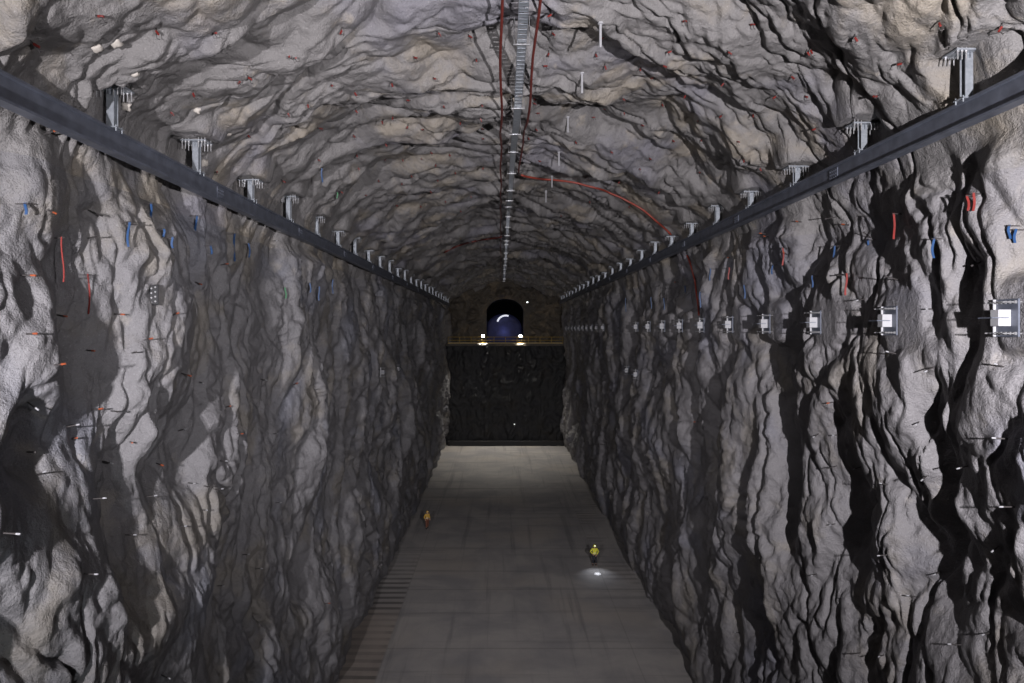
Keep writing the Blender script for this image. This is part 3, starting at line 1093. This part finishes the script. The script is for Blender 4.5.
LENS = lamp_mat('floodlight_lens', (1.0, 0.97, 0.9), 60.0)
for i, px in enumerate((483.0, 520.5)):
    x = (px - 500.5) * RY / F
    r = empty('floodlight', (x, RY + 0.35, BENCH_Z), 'glaring white floodlight behind the far railing, %s of the blue tunnel mouth' % ('left' if i == 0 else 'right'), 'lamp', 'floodlights at the railing')
    MB().tube([(0, 0.1, 0), (0, 0.1, 1.1)], 0.03, 8).build('stand', BLACK, r)
    m = MB()
    for a in (0, 2.1, 4.2):
        m.tube([(0, 0.1, 0.35), (0.35 * math.cos(a), 0.1 + 0.35 * math.sin(a), 0.01)], 0.02, 6)
    m.build('tripod_leg', BLACK, r)
    MB().box((0, 0.1, 1.25), (0.56, 0.14, 0.42), bev=0.03).build('housing', BLACK, r)
    MB().box((0, 0.02, 1.25), (0.46, 0.02, 0.34), bev=0.005).build('lens', LENS, r)
    d = bpy.data.lights.new('floodlight_beam', 'SPOT')
    d.energy = 7000
    d.spot_size = math.radians(88)
    d.spot_blend = 0.6
    d.shadow_soft_size = 0.15
    d.color = (1.0, 0.95, 0.86)
    lo = bpy.data.objects.new('floodlight_beam', d)
    lo.parent = r
    lo.location = (0, -0.75, 1.2)
    lo.rotation_euler = Vector((0, -0.42, -1)).to_track_quat('-Z', 'Y').to_euler()
    COL.objects.link(lo)
    d = bpy.data.lights.new('floodlight_glow', 'POINT')
    d.energy = 70
    d.shadow_soft_size = 0.12
    d.color = (1.0, 0.85, 0.62)
    lo = bpy.data.objects.new('floodlight_glow', d)
    lo.parent = r
    lo.location = (0, -0.15, 1.75)
    COL.objects.link(lo)

# small lamp on the rock beside the mouth
r = empty('wall_lamp', (4.75, BACK_Y - 1.2, CAMZ + 4.9), 'small white lamp up on the end rock beside the tunnel mouth', 'lamp')
MB().box((0, 0, 0), (0.34, 0.12, 0.26), bev=0.02).build('housing', BLACK, r)
MB().box((0, -0.07, 0), (0.26, 0.02, 0.18)).build('lens', lamp_mat('wall_lamp_lens', (0.9, 0.95, 1), 4.0), r)
MB().tube([(0, 0, 0), (0, 1.4, 0)], 0.03, 6).build('arm', ROD, r)
r = empty('marker_lamp', (2.35, END_Y - 1.0, CAMZ - 15.9), 'tiny white marker lamp low on the dark wall under the bench', 'lamp')
MB().tube([(0, 0.6, 0), (0, 0, 0)], 0.05, 8).build('stub', ROD, r)
MB().tube([(0, 0, 0), (0, -0.06, 0)], [0.13, 0.1], 10).build('lens', lamp_mat('marker_lens', (0.95, 1, 0.95), 0.5), r)

# blue bulkhead closing the drift, with its curved lamp tube
bo = arch(-2.6, 3.9, 0, 2.6, 5.3, 60)
yb = BACK_Y + 4.0
r = empty('tunnel_bulkhead', (0, yb, BENCH_Z), 'dark blue arched bulkhead closing the tunnel mouth on the far bench', 'bulkhead')
m = MB()
n = len(bo)
vs = [(x, 0, z) for x, z in bo] + [(x, 0.25, z) for x, z in bo]
# gently domed front
for f in (0.85, 0.6, 0.3):
    vs += [(0.65 + (x - 0.65) * f, -0.9 * (1 - f), 1.6 + (z - 1.6) * f) for x, z in bo]
fs = [(k, (k + 1) % n, n + (k + 1) % n, n + k) for k in range(n)]
idx = [0, 2, 3, 4]
for a, b in zip(idx[:-1], idx[1:]):
    fs += [(a * n + k, a * n + (k + 1) % n, b * n + (k + 1) % n, b * n + k) for k in range(n)]
fs += [tuple(4 * n + k for k in range(n)), tuple(n + k for k in range(n))]
m.add(vs, fs)
m.build('blue_sheet', BULK, r, True)
m = MB()
pts = []
for q in np.linspace(0, 1, 12):
    a = math.radians(165 - 95 * q)
    pts.append((0.95 + 1.55 * math.cos(a), -1.0, 3.45 + 1.5 * math.sin(a)))
m.tube(pts, [0.16] * 11 + [0.12], 10)
m.build('lamp_tube', lamp_mat('lamp_tube_glow', (0.85, 0.88, 1.0), 0.9), r, True)
d = bpy.data.lights.new('bulkhead_light', 'POINT')
d.energy = 45
d.color = (0.35, 0.42, 1.0)
d.shadow_soft_size = 0.4
lo = bpy.data.objects.new('bulkhead_light', d)
lo.location = (0.65, -1.9, 2.0)
lo.parent = r
COL.objects.link(lo)

# ------------------------------------------------------------------ workers


def skin_obj(name, verts, edges, radii, mat, parent, sub=2, root=0):
    me = bpy.data.meshes.new(name)
    me.from_pydata(verts, edges, [])
    o = link(name, me, mat, parent)
    o.modifiers.new('skin', 'SKIN')
    sv = me.skin_vertices[0].data
    for i, rr in enumerate(radii):
        rx, ry = rr if isinstance(rr, tuple) else (rr, rr)
        sv[i].radius = (rx, ry)
        sv[i].use_root = (i == root)
    o.modifiers['skin'].use_smooth_shade = True
    s = o.modifiers.new('sub', 'SUBSURF')
    s.levels = sub
    s.render_levels = sub
    return o


def worker(x, y, rz, jacket, trousers, label, pose, lamp, helmet_mat):
    r = empty('person', (x, y, 0.02), label, 'person', None, rz)
    # joints; the figure faces -Y
    P = dict(pelvis=(0, 0, 0.94), belly=(0, 0.0, 1.10), chest=(0, -0.01 - pose['bend'] * 0.5, 1.33), neck=(0, -0.02 - pose['bend'], 1.48), head=(0, -0.05 - pose['bend'] * 1.3, 1.62),
             top=(0, -0.05 - pose['bend'] * 1.4, 1.72))
    for s, n in ((-1, 'l'), (1, 'r')):
        P['sh' + n] = (s * 0.19, -0.02 - pose['bend'] * 0.8, 1.42)
        P['el' + n] = pose['el' + n]
        P['wr' + n] = pose['wr' + n]
        P['hip' + n] = (s * 0.10, 0, 0.88)
        P['kn' + n] = (s * 0.12, -0.03 + pose['step'] * s * 0.5, 0.48)
        P['an' + n] = (s * 0.13, 0.02 + pose['step'] * s, 0.09)
        P['toe' + n] = (s * 0.15, -0.15 + pose['step'] * s, 0.04)
    order = list(P)
    V = [P[k] for k in order]
    R = dict(pelvis=(0.13, 0.10), belly=(0.125, 0.095), chest=(0.145, 0.105), neck=0.055, head=(0.083, 0.10), top=(0.06, 0.07))
    for n in 'lr':
        R.update({'sh' + n: 0.06, 'el' + n: 0.042, 'wr' + n: 0.03, 'hip' + n: 0.085, 'kn' + n: 0.058, 'an' + n: 0.042, 'toe' + n: (0.04, 0.03)})
    E = [('pelvis', 'belly'), ('belly', 'chest'), ('chest', 'neck'), ('neck', 'head'), ('head', 'top')]
    for n in 'lr':
        E += [('chest', 'sh' + n), ('sh' + n, 'el' + n), ('el' + n, 'wr' + n), ('pelvis', 'hip' + n), ('hip' + n, 'kn' + n), ('kn' + n, 'an' + n), ('an' + n, 'toe' + n)]
    EE = [(order.index(a), order.index(b)) for a, b in E]
    RR = [R[k] for k in order]
    # hands: palm, four fingers and a thumb on each wrist
    for n, s in (('l', -1), ('r', 1)):
        wr, el = Vector(P['wr' + n]), Vector(P['el' + n])
        d = (wr - el).normalized()
        side = d.cross(Vector((0, 0, 1)))
        side = side.normalized() if side.length > 0.1 else Vector((0, -1, 0))
        cu = side.cross(d).normalized()
        palm = wr + d * 0.075
        V.append(tuple(palm))
        RR.append((0.034, 0.016))
        ip = len(V) - 1
        EE.append((order.index('wr' + n), ip))
        for q, (o_, ln_) in enumerate(((-0.033, 0.062), (-0.011, 0.075), (0.011, 0.07), (0.033, 0.055))):
            b0 = palm + side * o_ + d * 0.02
            b1 = b0 + d * ln_ * 0.6 - cu * 0.012
            b2 = b1 + d * ln_ * 0.3 - cu * 0.03
            base = len(V)
            V += [tuple(b0), tuple(b1), tuple(b2)]
            RR += [0.0095, 0.009, 0.008]
            EE += [(ip, base), (base, base + 1), (base + 1, base + 2)]
        t0 = wr + d * 0.045 + side * 0.035
        t1 = t0 + d * 0.035 + side * 0.025 - cu * 0.012
        base = len(V)
        V += [tuple(t0), tuple(t1)]
        RR += [0.011, 0.009]
        EE += [(ip, base), (base, base + 1)]
    skin_obj('body', V, EE, RR, SKIN, r)

    def shell_of(name, keys, edges, grow, mat):
        keys = list(keys)
        v = [P[k] for k in keys]
        e = [(keys.index(a), keys.index(b)) for a, b in edges]
        rr = [tuple(q + grow for q in (R[k] if isinstance(R[k], tuple) else (R[k], R[k]))) for k in keys]
        return skin_obj(name, v, e, rr, mat, r)
    P['waist'] = (0, 0, 0.90)
    R['waist'] = (0.135, 0.105)
    for n in 'lr':
        a, b = Vector(P['el' + n]), Vector(P['wr' + n])
        P['cuff' + n] = tuple(a.lerp(b, 0.93))
        R['cuff' + n] = 0.04
        P['hem' + n] = tuple(Vector(P['kn' + n]).lerp(Vector(P['an' + n]), 0.8))
        R['hem' + n] = 0.06
        P['heel' + n] = (P['an' + n][0], P['an' + n][1] + 0.04, 0.055)
        R['heel' + n] = 0.04
    P['collar'] = tuple(Vector(P['chest']).lerp(Vector(P['neck']), 0.8))
    R['collar'] = 0.07
    j = shell_of('jacket', ['belly', 'waist', 'chest', 'collar', 'shl', 'ell', 'cuffl', 'shr', 'elr', 'cuffr'],
                 [('waist', 'belly'), ('belly', 'chest'), ('chest', 'collar'), ('chest', 'shl'), ('shl', 'ell'), ('ell', 'cuffl'), ('chest', 'shr'), ('shr', 'elr'), ('elr', 'cuffr')], 0.02, jacket)
    m = MB()
    for z, rx, ry in ((1.12, 0.15, 0.12), (1.02, 0.157, 0.127)):
        ring_ = []
        m.tube([(rx * math.cos(a), ry * math.sin(a) - 0.002, z) for a in np.linspace(0, 2 * math.pi, 25)], 0.016, 6)
    m.build('reflective_band', REFL, j)
    shell_of('trousers', ['pelvis', 'hipl', 'knl', 'heml', 'hipr', 'knr', 'hemr'],
             [('pelvis', 'hipl'), ('hipl', 'knl'), ('knl', 'heml'), ('pelvis', 'hipr'), ('hipr', 'knr'), ('knr', 'hemr')], 0.022, trousers)
    for n in 'lr':
        shell_of('boot', ['an' + n, 'toe' + n, 'hem' + n, 'heel' + n], [('hem' + n, 'an' + n), ('an' + n, 'toe' + n), ('an' + n, 'heel' + n)], 0.016, BLACK)
    # face
    hd = Vector(P['head'])
    m = MB()
    for s in (-1, 1):
        m.tube([hd + Vector((s * 0.032, -0.088, 0.012)), hd + Vector((s * 0.032, -0.102, 0.012))], [0.013, 0.009], 8)
    m.build('eyes', BLACK, r)
    m = MB()
    m.tube([hd + Vector((0, -0.09, 0.01)), hd + Vector((0, -0.122, -0.03)), hd + Vector((0, -0.095, -0.038))], [0.01, 0.018, 0.014], 8)
    for s in (-1, 1):
        m.tube([hd + Vector((s * 0.082, 0, -0.035)), hd + Vector((s * 0.096, 0.01, 0.0)), hd + Vector((s * 0.084, 0.012, 0.03))], [0.01, 0.018, 0.01], 8)
    m.build('nose_and_ears', SKIN, r, True)
    # helmet
    hz = hd + Vector((0, 0.0, 0.045))
    vs, fs = [], []
    A, B = 20, 7
    for b in range(B):
        ph = b / (B - 1) * math.pi / 2
        for a in range(A):
            th = a / A * 2 * math.pi
            vs.append((0.125 * math.cos(th) * math.cos(ph) + hz.x, 0.15 * math.sin(th) * math.cos(ph) + hz.y, 0.125 * math.sin(ph) + hz.z))
    for b in range(B - 1):
        for a in range(A):
            fs.append((b * A + a, b * A + (a + 1) % A, (b + 1) * A + (a + 1) % A, (b + 1) * A + a))
    base = len(vs)
    for a in range(A):
        th = a / A * 2 * math.pi
        k = 1.12 + (0.3 if math.sin(th) < -0.3 else 0)
        vs.append((0.125 * k * math.cos(th) + hz.x, 0.15 * k * math.sin(th) + hz.y, hz.z - 0.012))
    fs += [(base + a, base + (a + 1) % A, (a + 1) % A, a) for a in range(A)]
    hl = MB().add(vs, fs).build('helmet', helmet_mat, r, True)
    MB().box(hz + Vector((0, -0.165, 0.055)), (0.06, 0.04, 0.045), bev=0.008).build('headlamp', lamp_mat('headlamp_lens', (0.9, 0.95, 1), 3.0 if lamp else 0.0), hl)
    if lamp:
        lp = hz + Vector((0, -0.26, 0.05))
        for nm, en, sz, bl in (('headlamp_beam', 700, 17, 1.0), ('headlamp_spill', 130, 84, 1.0)):
            d = bpy.data.lights.new(nm, 'SPOT')
            d.energy = en
            d.spot_size = math.radians(sz)
            d.spot_blend = bl
            d.shadow_soft_size = 0.02
            d.color = (0.82, 0.88, 1.0)
            lo = bpy.data.objects.new(nm, d)
            lo.location = lp
            lo.rotation_euler = (Vector((0, -1.75, 0)) - lp).to_track_quat('-Z', 'Y').to_euler()
            lo.parent = r
            COL.objects.link(lo)
    return r


d1 = F * CAMZ / (566 - 330)
worker((594.5 - 500.5) * d1 / F, d1, 0.0, HIVIS, NAVY, 'person in yellow hi-vis jacket standing with lit headlamp aimed at the floor',
       dict(bend=0.06, step=0.03, ell=(-0.33, 0.0, 1.17), wrl=(-0.17, -0.25, 1.04), elr=(0.33, 0.0, 1.17), wrr=(0.14, -0.24, 0.98)), True, HIVIS)
d2 = F * CAMZ / (529 - 330)
worker((427 - 500.5) * d2 / F, d2, 0.5, OCHRE, RUST, 'person in ochre jacket and rust trousers walking close to the left wall',
       dict(bend=0.03, step=0.16, ell=(-0.28, 0.05, 1.16), wrl=(-0.26, -0.14, 1.0), elr=(0.27, 0.06, 1.16), wrr=(0.28, -0.05, 0.95)), False, OCHRE)
